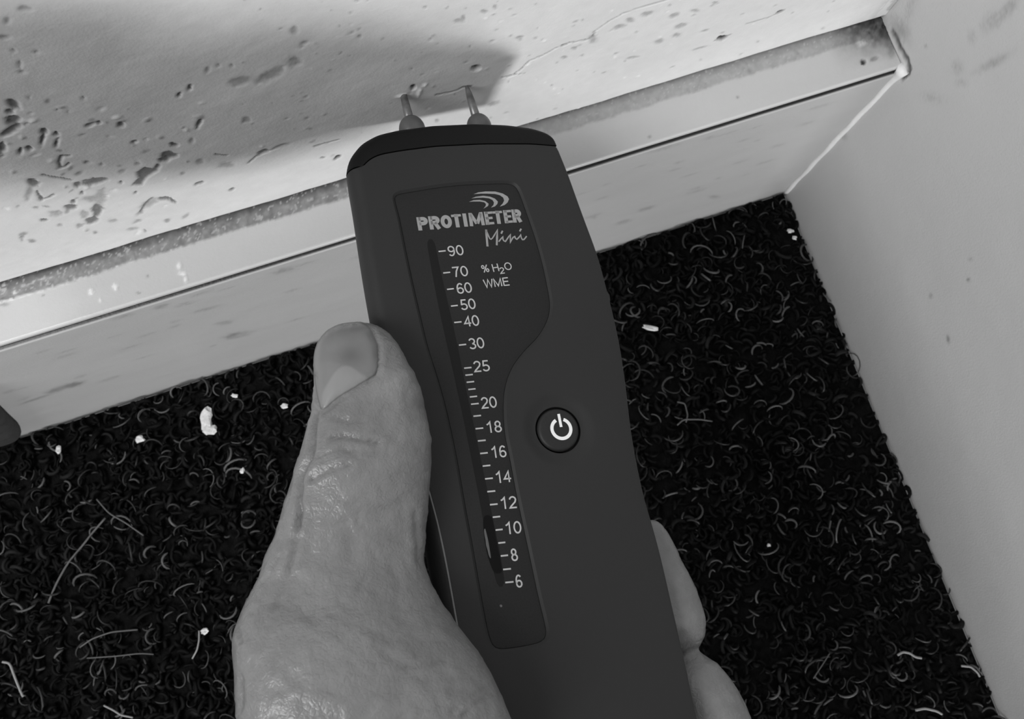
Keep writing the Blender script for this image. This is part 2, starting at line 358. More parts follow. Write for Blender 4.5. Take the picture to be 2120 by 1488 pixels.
def tubes(name, paths, rads, tones, mat, sides=4):
    """many small tubes as one mesh; paths (N,K,3), rads (N,), tones (N,)"""
    N_, K_, _ = paths.shape
    T = np.gradient(paths, axis=1); T /= np.linalg.norm(T, axis=2)[..., None] + 1e-12
    ref = np.zeros_like(T); ref[..., 2] = 1; ref[..., 0] = .3
    A = np.cross(T, ref); A /= np.linalg.norm(A, axis=2)[..., None] + 1e-12; B = np.cross(T, A)
    an = np.arange(sides) * 2 * math.pi / sides
    tap = np.ones(K_); tap[0] = tap[-1] = .45
    r_ = rads[:, None, None, None] * tap[None, :, None, None]
    V = paths[:, :, None, :] + r_ * (np.cos(an)[None, None, :, None] * A[:, :, None, :] + np.sin(an)[None, None, :, None] * B[:, :, None, :])
    idx = np.arange(N_ * K_ * sides).reshape(N_, K_, sides)
    a = idx[:, :-1, :]; b = np.roll(a, -1, 2); c = idx[:, 1:, :]; d = np.roll(c, -1, 2)
    f = np.stack([a, b, d, c], -1).reshape(-1, 4)
    me = bpy.data.meshes.new(name); vv = V.reshape(-1, 3)
    me.vertices.add(len(vv)); me.vertices.foreach_set('co', vv.astype(np.float32).ravel())
    me.loops.add(f.size); me.loops.foreach_set('vertex_index', f.astype(np.int32).ravel())
    me.polygons.add(len(f)); me.polygons.foreach_set('loop_start', np.arange(0, f.size, 4, dtype=np.int32)); me.update(calc_edges=True)
    t = np.repeat(tones, K_ * sides)
    at = me.color_attributes.new('tone', 'FLOAT_COLOR', 'POINT')
    at.data.foreach_set('color', np.stack([t, t, t, np.ones_like(t)], 1).astype(np.float32).ravel())
    return me
mat_pile = material('carpet_yarn', .02, .7, .15, attr=True)
mat_curl = material('carpet_curl_yarn', .05, .5, .4, attr=True)
def pile(n, K_, rlo, rhi, wlo, whi, hlo, hhi, tone_fn, region, seed):
    g = np.random.default_rng(seed); x0, x1, y0, y1 = region
    cx = g.uniform(x0, x1, n); cy = g.uniform(y0, y1, n)
    row = .0046; cy = np.where(g.random(n) < .7, (np.floor(cy / row) + .5) * row + g.normal(0, .0007, n), cy)
    cx = np.minimum(cx, -.0012); cy = np.minimum(cy, -.0012)
    ang = g.uniform(0, 2 * math.pi, n); span = g.uniform(*((1.2, 3.6)), n); rad = g.uniform(wlo, whi, n)
    t = np.linspace(0, 1, K_)[None, :]; th = -span[:, None] / 2 + span[:, None] * t
    # an arch standing up, leaning over by a random tilt
    lx_ = rad[:, None] * np.sin(th) * (1 + .25 * g.normal(0, 1, (n, 1)) * t)
    lz_ = rad[:, None] * (np.cos(th) - np.cos(span[:, None] / 2)); lean = g.uniform(.3, 1.5, n)[:, None]
    hgt = g.uniform(hlo, hhi, n)[:, None]
    X = lx_ * np.cos(ang)[:, None] - lz_ * np.sin(lean) * np.sin(ang)[:, None]
    Y = lx_ * np.sin(ang)[:, None] + lz_ * np.sin(lean) * np.cos(ang)[:, None]
    Z = lz_ * np.cos(lean) + hgt
    PX = cx[:, None] + X; PY = cy[:, None] + Y
    PX -= np.maximum(PX.max(1) + .0003, 0)[:, None]; PY -= np.maximum(PY.max(1) + .0003, 0)[:, None]
    P = np.stack([PX, PY, Z], -1)
    return P, g.uniform(rlo, rhi, n), tone_fn(g, n)
REG = (-.52, 0, -.36, 0)
def dark(g, n): return np.where(g.random(n) < .86, g.uniform(.001, .005, n), g.uniform(.006, .018, n))
def lightish(g, n): return .009 + .115 * g.random(n) ** 2.7
P1 = pile(21000, 7, .0005, .0010, .0016, .0032, .0, .0018, dark, REG, 1)
P2 = pile(4200, 9, .00024, .00052, .0016, .0042, .0014, .0030, lightish, REG, 2)
me = tubes('carpet_pile', P1[0], P1[1], P1[2], mat_pile, 4)
tag(link('carpet_pile', me, mat_pile, floor), kind='stuff')
me = tubes('carpet_curl', P2[0], P2[1], P2[2], mat_curl, 4)
tag(link('carpet_curl', me, mat_curl, floor), label='loose grey curls of yarn on the black pile', kind='stuff')

# white filler bead down the corner
def sweep(name, pts, rad, mat, parent=None, sides=12, radii=None):
    P = np.array([pts]); me = tubes(name, P, np.array([1.0]), np.array([.7]), mat, sides)
    K_ = len(pts); rr_ = np.array(radii if radii is not None else [rad] * K_)
    co = np.zeros(len(me.vertices) * 3); me.vertices.foreach_get('co', co); co = co.reshape(K_, sides, 3)
    cen = np.array(pts)[:, None, :]; d = co - cen; d /= np.linalg.norm(d, axis=2)[..., None] + 1e-12
    me.vertices.foreach_set('co', (cen + d * rr_[:, None, None]).ravel())
    bm = bmesh.new(); bm.from_mesh(me); bm.verts.ensure_lookup_table()
    for k in (0, K_ - 1):
        bm.faces.new([bm.verts[k * sides + i] for i in range(sides)])
    bmesh.ops.recalc_face_normals(bm, faces=bm.faces); bm.to_mesh(me); bm.free()
    return link(name, me, mat, parent)
mat_caulk = material('white_filler', .85, .5, .4, noise=(300, .04))
zz = np.linspace(.001, H_SK + .0006, 40)
o = sweep('trim_3', [(-.0002, -.0002 - .0002 * math.sin(z * 300), z) for z in zz], .0012, mat_caulk, radii=[.00095 + .0003 * math.sin(z * 140) ** 2 + (.0011 if z > H_SK - .006 else 0) * (z - H_SK + .006) / .006 for z in zz])
tag(o, kind='structure')

# ------------------------------------------------------------------ the moisture meter
Z_FACE = .160
def mframe(az, pt, ro):
    v = np.array([math.sin(az) * math.cos(pt), math.cos(az) * math.cos(pt), -math.sin(pt)])
    u0 = np.cross(v, EZ); u0 /= np.linalg.norm(u0); n0 = np.cross(u0, v)
    u = u0 * math.cos(ro) + n0 * math.sin(ro); return u, v, np.cross(u, v)
MU, MV, MN = mframe(math.radians(7.513), math.radians(6.142), math.radians(-15.16))
M0 = hit((940, 300), EZ, EZ * Z_FACE)
meter = bpy.data.objects.new('moisture_meter', None); COL.objects.link(meter)
mm = Matrix((tuple(MU), tuple(MV), tuple(MN))).transposed().to_4x4(); mm.translation = Vector(M0); meter.matrix_world = mm
meter.empty_display_size = .01
tag(meter, 'dark grey handheld moisture meter with two pins and a numbered scale, held by the hand', 'meter')
def ml_(q, h=0.0):
    P = hit(q, MN, M0 + MN * h) - M0; return np.array([P @ MU, P @ MV])
def mls(ps, h=0.0): return np.array([ml_(q, h) for q in ps])

left_px = [(750,347),(760,400),(772,480),(787,570),(804,660),(824,750),(848,845),(872,935),(892,1010),(910,1074),(925,1140),(940,1222),(954,1302),(972,1400),(988,1488)]
right_px = [(1440,1488),(1417,1380),(1391,1266),(1366,1156),(1348,1087),(1331,1036),(1314,956),(1301,880),(1294,810),(1283,730),(1268,655),(1251,590),(1234,525),(1211,465),(1191,410),(1173,358),(1150,303)]
seam_px = [(1150,303),(1100,299),(1000,299),(900,304),(830,313),(785,321),(764,331),(750,347)]
Lf, Rt, Sm = mls(left_px), mls(right_px), mls(seam_px)
tailR = Rt[0]; tailL = Lf[-1]; dR = (Rt[0] - Rt[1]); dR /= np.linalg.norm(dR); dL = (Lf[-1] - Lf[-2]); dL /= np.linalg.norm(dL)
tail = [tailL + dL * .02, tailL + dL * .034 + [.002, 0], (tailL + tailR) / 2 + (dL + dR) * .022, tailR + dR * .034 - [.002, 0], tailR + dR * .02]
def resample_open(p, n):
    p = np.array(p); s = np.r_[0, np.cumsum(np.linalg.norm(np.diff(p, axis=0), axis=1))]; t = np.linspace(0, s[-1], n)
    return np.stack([np.interp(t, s, p[:, 0]), np.interp(t, s, p[:, 1])], 1)
def sm_open(p, it):
    p = p.copy()
    for _ in range(it): p[1:-1] = .5 * p[1:-1] + .25 * (p[:-2] + p[2:])
    return p
Ls = sm_open(resample_open(Lf, 110), 12); Rs = sm_open(resample_open(Rt, 110), 12); Ss = sm_open(resample_open(Sm, 60), 4)
Ts = sm_open(resample_open(np.vstack([Lf[-1:], tail, Rt[:1]]), 60), 20)
outline = np.vstack([Ls[:-1], Ts[:-1], Rs[:-1], Ss[:-1]])
side_l = np.r_[np.ones(len(Ls) - 1), np.linspace(1, 0, len(Ts) - 1), np.zeros(len(Rs) - 1), np.zeros(len(Ss) - 1)]
is_seam = np.r_[np.zeros(len(Ls) + len(Ts) + len(Rs) - 3), np.ones(len(Ss) - 1)]
THK = .024
def shell_layers(out, nrm, off, drop, flat, inset=.004):
    """rings (u,v,h): outline at the face, rounding out, tapering to the back"""
    L = []
    for a in np.linspace(0, math.pi / 2, 8):
        L.append(np.c_[out + nrm * (off * math.sin(a))[:, None], -drop * (1 - math.cos(a))])
    L.append(np.c_[out + nrm * (off - flat * inset * .3)[:, None], np.full(len(out), -.012)])
    L.append(np.c_[out + nrm * (off - flat * inset * .9)[:, None], np.full(len(out), -.020)])
    L.append(np.c_[out + nrm * (off - flat * (inset + .003))[:, None], np.full(len(out), -THK)])
    return L
front_px = [(1150,303),(1143,287),(1130,279),(1100,272),(1050,266),(985,264),(900,268),(835,277),(793,288),(768,303),(752,325),(750,347)]
Fr = sm_open(resample_open(mls(front_px), 90), 3)                    # right -> left round the front
full = np.vstack([Ls[:-1], Ts[:-1], Rs[:-1], Fr[:-1]]); nfull = normals2(full)
for _ in range(5): nfull = .5 * nfull + .25 * (np.roll(nfull, 1, 0) + np.roll(nfull, -1, 0)); nfull /= np.linalg.norm(nfull, axis=1)[:, None]
w_ = np.r_[np.ones(len(Ls) - 1), np.linspace(1, 0, len(Ts) - 1), np.zeros(len(Rs) - 1), np.interp(np.arange(len(Fr) - 1), [0, 12, 60, 89], [.0, .62, .62, 1])]
offF = .0005 + w_ * .0028; dropF = .0006 + w_ * .0040
for _ in range(6): offF = .5 * offF + .25 * (np.roll(offF, 1) + np.roll(offF, -1)); dropF = .5 * dropF + .25 * (np.roll(dropF, 1) + np.roll(dropF, -1))
nb = len(Ls) + len(Ts) + len(Rs) - 3; ns = len(Ss) - 1
nr = np.vstack([nfull[:nb], np.tile([[0, 1.0]], (ns, 1))]); off = np.r_[offF[:nb], np.full(ns, .0)]; drop = np.r_[dropF[:nb], np.full(ns, .0001)]
flat = 1 - is_seam

panel_px = [(818,397),(860,389),(910,381),(960,376),(1010,374),(1055,374),(1072,381),(1083,402),(1098,444),(1113,487),(1128,540),(1139,590),(1145,630),(1140,662),(1120,698),(1088,732),(1065,765),(1052,803),
            (1049,845),(1052,895),(1064,955),(1076,1020),(1090,1085),(1105,1155),(1121,1230),(1137,1298),(1138,1318),(1125,1334),(1085,1344),(1035,1350),(1017,1341),(1006,1312),(995,1255),
            (983,1185),(970,1110),(957,1040),(945,970),(931,900),(916,835),(899,775),(881,718),(866,655),(851,590),(836,520),(822,450),(812,410)]
panel = smooth_closed(mls(panel_px), 220, 1); pn = normals2(panel)
bc = ml_((1158, 888)); br = np.linalg.norm(ml_((1203, 888)) - ml_((1113, 888))) / 2
dishr = br * 1.75; dn = 72
circ = lambda r, n=dn, c=None: np.array([(bc if c is None else c) + r * np.array([math.cos(t), math.sin(t)]) for t in np.arange(n) * 2 * math.pi / n])

def ring_bridge(bm, A, B):
    n = len(A)
    for i in range(n):
        j = (i + 1) % n
        try: bm.faces.new((A[i], A[j], B[j], B[i]))
        except ValueError: pass
def loopv(bm, P): return [bm.verts.new(tuple(map(float, p))) for p in P]
def loope(bm, vs): return [bm.edges.get((vs[i], vs[(i + 1) % len(vs)])) or bm.edges.new((vs[i], vs[(i + 1) % len(vs)])) for i in range(len(vs))]

bm = bmesh.new()
rings = [loopv(bm, r) for r in shell_layers(outline, nr, off, drop, flat)]
for a, b in zip(rings[:-1], rings[1:]): ring_bridge(bm, a, b)
bm.faces.new(rings[-1])
pv = loopv(bm, np.c_[panel, np.zeros(len(panel))]); dv = loopv(bm, np.c_[circ(dishr), np.zeros(dn)])
bm.edges.index_update()
es = [bm.edges.get((rings[0][i], rings[0][(i + 1) % len(rings[0])])) for i in range(len(rings[0]))] + loope(bm, pv) + loope(bm, dv)
bmesh.ops.triangle_fill(bm, use_beauty=True, use_dissolve=False, edges=es, normal=(0, 0, 1))
# sloped wall of the panel recess
pin = loopv(bm, np.c_[panel - pn * .0006, np.full(len(panel), -.0005)]); ring_bridge(bm, pv, pin)
pin2 = loopv(bm, np.c_[panel - pn * .0007, np.full(len(panel), -.0012)]); ring_bridge(bm, pin, pin2)
# shallow dish round the button
prev = dv
for k in range(1, 8):
    t = k / 7; r_ = dishr + (br * 1.04 - dishr) * t; cur = loopv(bm, np.c_[circ(r_), np.full(dn, -.0008 * (.5 - .5 * math.cos(math.pi * t)))])
    ring_bridge(bm, prev, cur); prev = cur
cur = loopv(bm, np.c_[circ(br * 1.03), np.full(dn, -.003)]); ring_bridge(bm, prev, cur); bm.faces.new(cur)
mat_body = material('dark_grey_plastic', .026, .55, .25, fine=(2500, .00003))
body = link('body', from_bm('body', bm), mat_body, meter); sharp(body, 35)

mat_edge_glint = material('edge_glint_pale', .16, .22, .6)  # pale tubes added to draw the highlights on the casing edges
def glint(P2d, offs, h, r_):
    return link_glint([(p[0] - o_, p[1], h) for p, o_ in zip(P2d, offs)], r_)
def link_glint(pts, r_):
    o = sweep('edge_glint', pts, r_, mat_edge_glint, meter, sides=8); o['label'] = 'added highlight tube, a pale lip along the casing edge'; return o
glint(Ls[58:], np.full(len(Ls) - 58, .0006), -.0001, .00022)
glint(Rs, np.full(len(Rs), -.00045), -.0008, .00022)
# label panel
mat_panel = material('textured_black_label', .014, .55, .3, noise=(2500, .15), fine=(2200, .00006))
bm = bmesh.new(); a = loopv(bm, np.c_[panel - pn * .0007, np.full(len(panel), -.0005)]); b = loopv(bm, np.c_[panel - pn * .0010, np.full(len(panel), -.00042)])
c = loopv(bm, np.c_[panel - pn * .00055, np.full(len(panel), -.0012)])
ring_bridge(bm, a, b); ring_bridge(bm, c, a); loope(bm, b)
bmesh.ops.triangle_fill(bm, use_beauty=True, edges=[bm.edges.get((b[i], b[(i + 1) % len(b)])) for i in range(len(b))], normal=(0, 0, 1))
panel_o = link('label_panel', from_bm('label_panel', bm), mat_panel, meter); sharp(panel_o, 30)
panel_o['label'] = 'recessed black label panel'
HP = -.00042

# cap
mat_cap = material('black_plastic_cap', .004, .55, .22, fine=(2500, .00004))
so = Ss[1:-1][::-1] + np.array([0, .00035])               # left -> right along the seam
front = np.vstack([Fr, Ls[:1]]); front[0] = Rs[-1]; nfr = np.vstack([nfull[nb:], nfull[:1]])
front = np.vstack([Fr[:-1], Ls[:1]]) ; front[:, 1] += .00035 * np.r_[np.linspace(1, 0, 6), np.zeros(len(front) - 12), np.linspace(0, 1, 6)]
capo = np.vstack([front, so]); capn = np.vstack([nfr, np.tile([[0, -1.0]], (len(so), 1))])
fr = np.r_[np.ones(len(front)), np.zeros(len(so))]
co_ = np.r_[np.r_[offF[nb:], offF[:1]], np.zeros(len(so))]; cd_ = np.r_[np.r_[dropF[nb:], dropF[:1]], np.full(len(so), .0001)]
bm = bmesh.new(); rings = [loopv(bm, r) for r in shell_layers(capo, capn, co_, cd_, fr)]
for a, b in zip(rings[:-1], rings[1:]): ring_bridge(bm, a, b)
bm.faces.new(rings[-1])
bmesh.ops.triangle_fill(bm, use_beauty=True, edges=[bm.edges.get((rings[0][i], rings[0][(i + 1) % len(rings[0])])) for i in range(len(rings[0]))], normal=(0, 0, 1))
cap = link('end_cap', from_bm('end_cap', bm), mat_cap, meter); sharp(cap, 35); cap['label'] = 'black end cap'

# pins
mat_pin = material('steel_pin', .20, .4, .5, metal=.6, noise=(400, .35))
mat_fer = material('pin_ferrule', .12, .4, .5, metal=.3, noise=(200, .2))
def lathe(name, prof, base, axis, mat, parent, seg=28):
    ax = axis / np.linalg.norm(axis); e = np.cross(ax, [0, 0, 1]); e /= np.linalg.norm(e); g = np.cross(ax, e)
    bm = bmesh.new(); prev = None
    for (s, r_) in prof:
        cur = loopv(bm, [base + ax * s + (e * math.cos(t) + g * math.sin(t)) * max(r_, 2e-5) for t in np.arange(seg) * 2 * math.pi / seg])
        if prev: ring_bridge(bm, prev, cur)
        else: bm.faces.new(cur)
        prev = cur
    bm.faces.new(prev); return link(name, from_bm(name, bm), mat, parent)
HPIN = -.0085
for bpx, tpx, blunt, fr_ in [((850,255),(836,200),True,.0034),((988,250),(962.5,167),False,.0033)]:
    b0 = np.r_[ml_(bpx, HPIN), HPIN]; t0 = np.r_[ml_(tpx, HPIN), HPIN]; ax = t0 - b0; Ln = np.linalg.norm(ax)
    wt_ = M0 + MU * t0[0] + MV * t0[1] + MN * t0[2]; print('pin tip', wt_, 'len', Ln)
    prof_f = [(-.006, fr_ * .9), (-.002, fr_)] + [(-.002 + fr_ * 1.15 * math.sin(a), fr_ * math.cos(a)) for a in np.linspace(.1, 1.30, 10)]
    ferr = lathe('pin_holder', prof_f, b0, ax, mat_fer, meter)
    if blunt: pr = [(0, .00120), (Ln * .5, .00108), (Ln + .0004, .00092), (Ln + .0006, .0006)]
    else: pr = [(0, .00120), (Ln * .45, .00104), (Ln * .7, .0008), (Ln * .9, .00035), (Ln, .00004)]
    lathe('pin', pr, b0, ax, mat_pin, meter)

# button
mat_btn = material('button_rubber', .018, .55, .35, fine=(2500, .00004))
bm = bmesh.new(); prev = None
for r_, h_ in [(br * .95, -.003), (br * .95, -.0010), (br * .93, -.0006), (br * .88, -.0003), (br * .80, -.00022), (br * .4, -.00030), (br * .02, -.00034)]:
    cur = loopv(bm, np.c_[circ(r_), np.full(dn, h_)])
    if prev: ring_bridge(bm, prev, cur)
    else: bm.faces.new(cur)
    prev = cur
bm.faces.new(prev); btn = link('power_button', from_bm('power_button', bm), mat_btn, meter); sharp(btn, 50)

# print: strokes as thin raised ribbons
def ribbon(bm, pts, w, h, th=.00005, closed=False):
    p = np.array(pts, float); w = np.array(w if np.ndim(w) else [w] * len(p))
    if closed: t = np.roll(p, -1, 0) - np.roll(p, 1, 0)
    else: t = np.gradient(p, axis=0)
    seg = np.diff(p, axis=0); seg /= np.linalg.norm(seg, axis=1)[:, None] + 1e-12
    n = np.stack([-t[:, 1], t[:, 0]], 1); n /= np.linalg.norm(n, axis=1)[:, None] + 1e-12
    k = np.ones(len(p))
    if not closed:
        for i in range(1, len(p) - 1):
            n1 = np.array([-seg[i - 1][1], seg[i - 1][0]]); n2 = np.array([-seg[i][1], seg[i][0]]); nn = n1 + n2
            l = np.linalg.norm(nn); 
            if l > .3: n[i] = nn / l; k[i] = min(2.2, 1 / max(.35, n[i] @ n1))
    a = loopv(bm, np.c_[p + n * (w * k / 2)[:, None], np.full(len(p), h + th)]); b = loopv(bm, np.c_[p - n * (w * k / 2)[:, None], np.full(len(p), h + th)])
    m_ = len(p) if closed else len(p) - 1
    for i in range(m_):
        j = (i + 1) % len(p); f = bm.faces.new((a[i], b[i], b[j], a[j])); f.normal_update()
        if f.normal.z < 0: f.normal_flip()
def arcp(cx, cy, rx, ry, a0, a1, n=14): return [(cx + rx * math.cos(math.radians(a)), cy + ry * math.sin(math.radians(a))) for a in np.linspace(a0, a1, n)]
G = {  # glyph strokes in a cell: width w, height 1, baseline 0
 '0': (.56, [arcp(.28,.5,.23,.45,0,360,28)]), '1': (.56, [[(.08,.72),(.20,.78),(.34,.95),(.34,0)]]),
 '2': (.56, [arcp(.28,.70,.21,.25,170,0,10) + [(.44,.52),(.12,.16),(.06,.05),(.52,.05)]]),
 '3': (.56, [arcp(.27,.72,.20,.23,160,-90,12), arcp(.28,.26,.22,.22,90,-160,12)]),
 '4': (.56, [[(.40,0),(.40,.93),(.05,.30),(.55,.30)]]),
 '5': (.56, [[(.48,.94),(.14,.94),(.10,.52)] + arcp(.27,.30,.23,.26,125,-155,14)]),
 '6': (.56, [arcp(.29,.29,.21,.25,0,360,22), [(.08,.29)] + arcp(.31,.48,.23,.47,180,45,10)]),
 '7': (.56, [[(.05,.94),(.50,.94),(.32,.55),(.22,0)]]),
 '8': (.56, [arcp(.28,.72,.18,.22,0,360,20), arcp(.28,.27,.22,.23,0,360,22)]),
 '9': (.56, [arcp(.27,.69,.21,.25,0,360,22), [(.48,.69)] + arcp(.25,.50,.23,.46,0,-135,10)]),
 'H': (.72, [[(.08,0),(.08,1)],[(.62,0),(.62,1)],[(.08,.52),(.62,.52)]]), 'O': (.82, [arcp(.41,.5,.35,.46,0,360,30)]),
 'W': (.95, [[(.02,1),(.24,.03),(.47,.95),(.70,.03),(.92,1)]]), 'M': (.86, [[(.07,0),(.07,.95),(.41,.08),(.75,.95),(.75,0)]]),
 'E': (.68, [[(.08,0),(.08,1)],[(.08,.95),(.62,.95)],[(.08,.52),(.58,.52)],[(.08,.05),(.64,.05)]]),
 '%': (.95, [arcp(.2,.75,.14,.2,0,360,16), arcp(.68,.25,.14,.2,0,360,16), [(.70,1),(.20,0)]]),
}
def text(bm, s, org, eu, ev, size, weight, wid=None):
    """org lower-left (u,v); eu/ev unit vectors; wid forces the total width"""
    adv = sum(G[c][0] + .06 for c in s) - .06; kx = (wid / (adv * size)) if wid else 1; x = 0
    for c in s:
        for st_ in G[c][1]:
            cl_ = np.linalg.norm(np.array(st_[0]) - st_[-1]) < 1e-6; pp = st_[:-1] if cl_ else st_
            ribbon(bm, [org + eu * (x + a) * size * kx + ev * b * size for a, b in pp], weight, HP, closed=cl_)
        x += G[c][0] + .06
mat_print = material('pale_grey_print', .52, .6, .3); mat_print2 = material('grey_print', .33, .6, .3); mat_white = material('white_print', .95, .5, .4)
EU, EV = np.array([1., 0]), np.array([0, 1.])
nums = [('90',907.9,922.6,520,927,959,519),('70',917.5,932,564.5,936,968.3,562.3),('60',925.4,939.5,598.4,944.5,976.4,596.4),('50',933.6,947.7,633,952.8,984,630),
        ('40',940.3,955.4,667,960,991.4,664.5),('30',950,965,713.7,970,1002,710.8),('25',960.8,976,761.5,980,1013.4,758),('20',975,991,836,995.7,1028,833.3),
        ('18',984.4,1000.3,886.8,1006,1038.2,883.6),('16',994,1009.7,938,1016,1047.8,935.2),('14',1004.2,1020.2,990.5,1025,1057.5,987),('12',1014.3,1030,1044,1035,1069.7,1040.5),
        ('10',1025.9,1040.6,1096.4,1045,1079,1092.4),('8',1036.6,1051.7,1150,1057.6,1073.2,1148),('6',1046,1063,1205,1067,1083.7,1202.6)]
ticks = [(963.4,978.8,776),(966,981.5,790.6),(969.4,984.4,805.6),(972.6,987.6,821),(980,995.7,860.8),(989.2,1005.4,912),(999.2,1015,964),(1008.7,1025.3,1017),(1020,1035.5,1069.8),(1031.5,1046,1123.3),(1041.5,1057.6,1178)]
for s, a, b, y, tx0, tx1, ty in nums:
    bm = bmesh.new(); p0, p1 = ml_((tx0, ty + 1.2), HP), ml_((tx1, ty - 1.8), HP); wid = np.linalg.norm(p1 - p0); eu = (p1 - p0) / wid; ev = np.array([-eu[1], eu[0]])
    size = .00262
    if len(s) == 1: wid = size * .56
    text(bm, s, p0 - ev * size / 2, eu, ev, size, .00034, wid)
    o = link('scale_number', from_bm('scale_number', bm), mat_print, panel_o, smooth=False)
for a, b, y in [(n_[1], n_[2], n_[3]) for n_ in nums] + ticks:
    bm = bmesh.new(); ribbon(bm, [ml_((a, y + .7), HP), ml_((b, y - .9), HP)], .00034, HP)
    link('scale_tick', from_bm('scale_tick', bm), mat_print, panel_o, smooth=False)
# unit lettering
bm = bmesh.new()
def put(s, a, b, size, wgt, bm=bm):
    p0, p1 = ml_(a, HP), ml_(b, HP); wid = np.linalg.norm(p1 - p0); eu = (p1 - p0) / wid; text(bm, s, p0, eu, np.array([-eu[1], eu[0]]), size, wgt, wid)
put('%', (999,564.5), (1015,562.5), .0019, .00026); put('H', (1021,563), (1035,561), .0020, .00027); put('2', (1036,567), (1046,565.5), .0016, .00024); put('O', (1046,559.5), (1061,557.5), .0019, .00026)
put('WME', (1003.5,596), (1056,590.5), .0021, .00030)
link('unit_lettering', from_bm('unit_lettering', bm), mat_print, panel_o, smooth=False)
# bold brand-style word on the label
HV = {'P': [[(.16,0),(.16,1)],[(.16,.86)] + arcp(.52,.68,.30,.18,90,-90,8) + [(.16,.50)]],
      'R': [[(.16,0),(.16,1)],[(.16,.86)] + arcp(.52,.68,.28,.18,90,-90,8) + [(.16,.50)],[(.50,.50),(.82,0)]],
      'O': [arcp(.5,.5,.32,.36,0,360,26)], 'T': [[(0,.89),(1,.89)],[(.5,0),(.5,1)]], 'I': [[(.5,0),(.5,1)]],
      'M': [[(.10,0),(.14,1)],[(.16,.92),(.48,.16)],[(.52,.16),(.84,.92)],[(.86,1),(.90,0)]], 'E': [[(.2,0),(.2,1)],[(.1,.90),(.98,.90)],[(.1,.5),(.9,.5)],[(.1,.10),(1,.10)]]}
spans = [('P',.0,.098),('R',.107,.212),('O',.214,.322),('T',.322,.415),('I',.425,.470),('M',.485,.628),('E',.640,.722),('T',.722,.815),('E',.828,.905),('R',.912,1.0)]
bm = bmesh.new(); p0, p1 = ml_((867,477.5), HP), ml_((1081.5,459.5), HP); q0, q1 = ml_((862,450), HP), ml_((1077,432.5), HP)
for c, a, b in spans:
    for st_ in HV[c]:
        cl_ = len(st_) > 3 and np.linalg.norm(np.array(st_[0]) - st_[-1]) < 1e-6; pp = st_[:-1] if cl_ else st_
        P = []
        for x, y in pp:
            s_ = a + (b - a) * x; lo = p0 + (p1 - p0) * s_; hi = q0 + (q1 - q0) * s_; P.append(lo + (hi - lo) * y)
        horiz = abs(pp[0][1] - pp[-1][1]) < .05 and not cl_
        ribbon(bm, P, .00062 if horiz else (.00095 if c != 'M' else .00085), HP, closed=cl_)
link('bold_lettering', from_bm('bold_lettering', bm), mat_print2, panel_o, smooth=False)
# handwritten word
Z3 = lambda pts: [ml_((960 + x / 9.92, 380 + y / 9.92), HP) for x, y in pts]
bm = bmesh.new()
ribbon(bm, Z3([(460,945),(465,1050),(478,1180),(488,1292)]), .00052, HP)
ribbon(bm, Z3([(455,960),(500,1060),(535,1130),(560,1145),(590,1120),(635,1050),(690,955),(684,1100),(678,1268)]), [.0005,.0004,.00032,.0003,.0003,.00034,.0004,.0005,.00045], HP)
ribbon(bm, Z3([(718,1195),(760,1140),(802,1095),(806,1150),(830,1180),(856,1190),(890,1140),(925,1090),(958,1050),(956,1120),(955,1215),(985,1150),(1015,1105),(1048,1088),(1060,1125),(1090,1145),(1130,1110),(1170,1055),(1182,1115),(1205,1152),(1235,1150),(1262,1120),(1292,1080)]), .00034, HP)
ribbon(bm, Z3([(768,1030),(798,970)]), .00042, HP); ribbon(bm, Z3([(1148,982),(1180,928)]), .00042, HP)
link('script_lettering', from_bm('script_lettering', bm), mat_print2, panel_o, smooth=False)
# three nested swooshes
for pts in [[(200,218),(300,182),(450,162),(650,165),(800,205),(900,265),(930,320),(900,390),(840,440),(740,475),(800,410),(830,350),(810,290),(740,240),(640,215),(480,208),(350,208)],
            [(155,307),(250,270),(400,252),(540,270),(640,310),(700,370),(690,420),(640,470),(560,495),(610,440),(620,390),(590,340),(520,305),(400,290),(260,295)],
            [(105,377),(200,342),(330,335),(440,360),(510,415),(500,460),(405,518),(450,460),(455,420),(420,385),(330,370),(200,370)]]:
    bm = bmesh.new(); v = loopv(bm, [(p[0], p[1], HP + .00005) for p in Z3(pts)]); e = loope(bm, v)
    bmesh.ops.triangle_fill(bm, use_beauty=True, edges=e, normal=(0, 0, 1))
    link('swoosh', from_bm('swoosh', bm), mat_print2, panel_o, smooth=False)
# power symbol on the button
bm = bmesh.new(); pc = ml_((1162, 887.5), -.0003); pr_ = np.linalg.norm(ml_((1181.5, 887), 0) - ml_((1142.5, 887), 0)) / 2
top = ml_((1156, 857), -.0003); bot = ml_((1161.5, 884), -.0003); ga = math.degrees(math.atan2(*(top - pc)[::-1]))
ribbon(bm, [pc + pr_ * np.array([math.cos(math.radians(a)), math.sin(math.radians(a))]) for a in np.linspace(ga + 24, ga + 336, 40)], .00078, -.00026)
ribbon(bm, [top, bot], .00066, -.00022)
link('power_symbol', from_bm('power_symbol', bm), mat_white, btn, smooth=False)
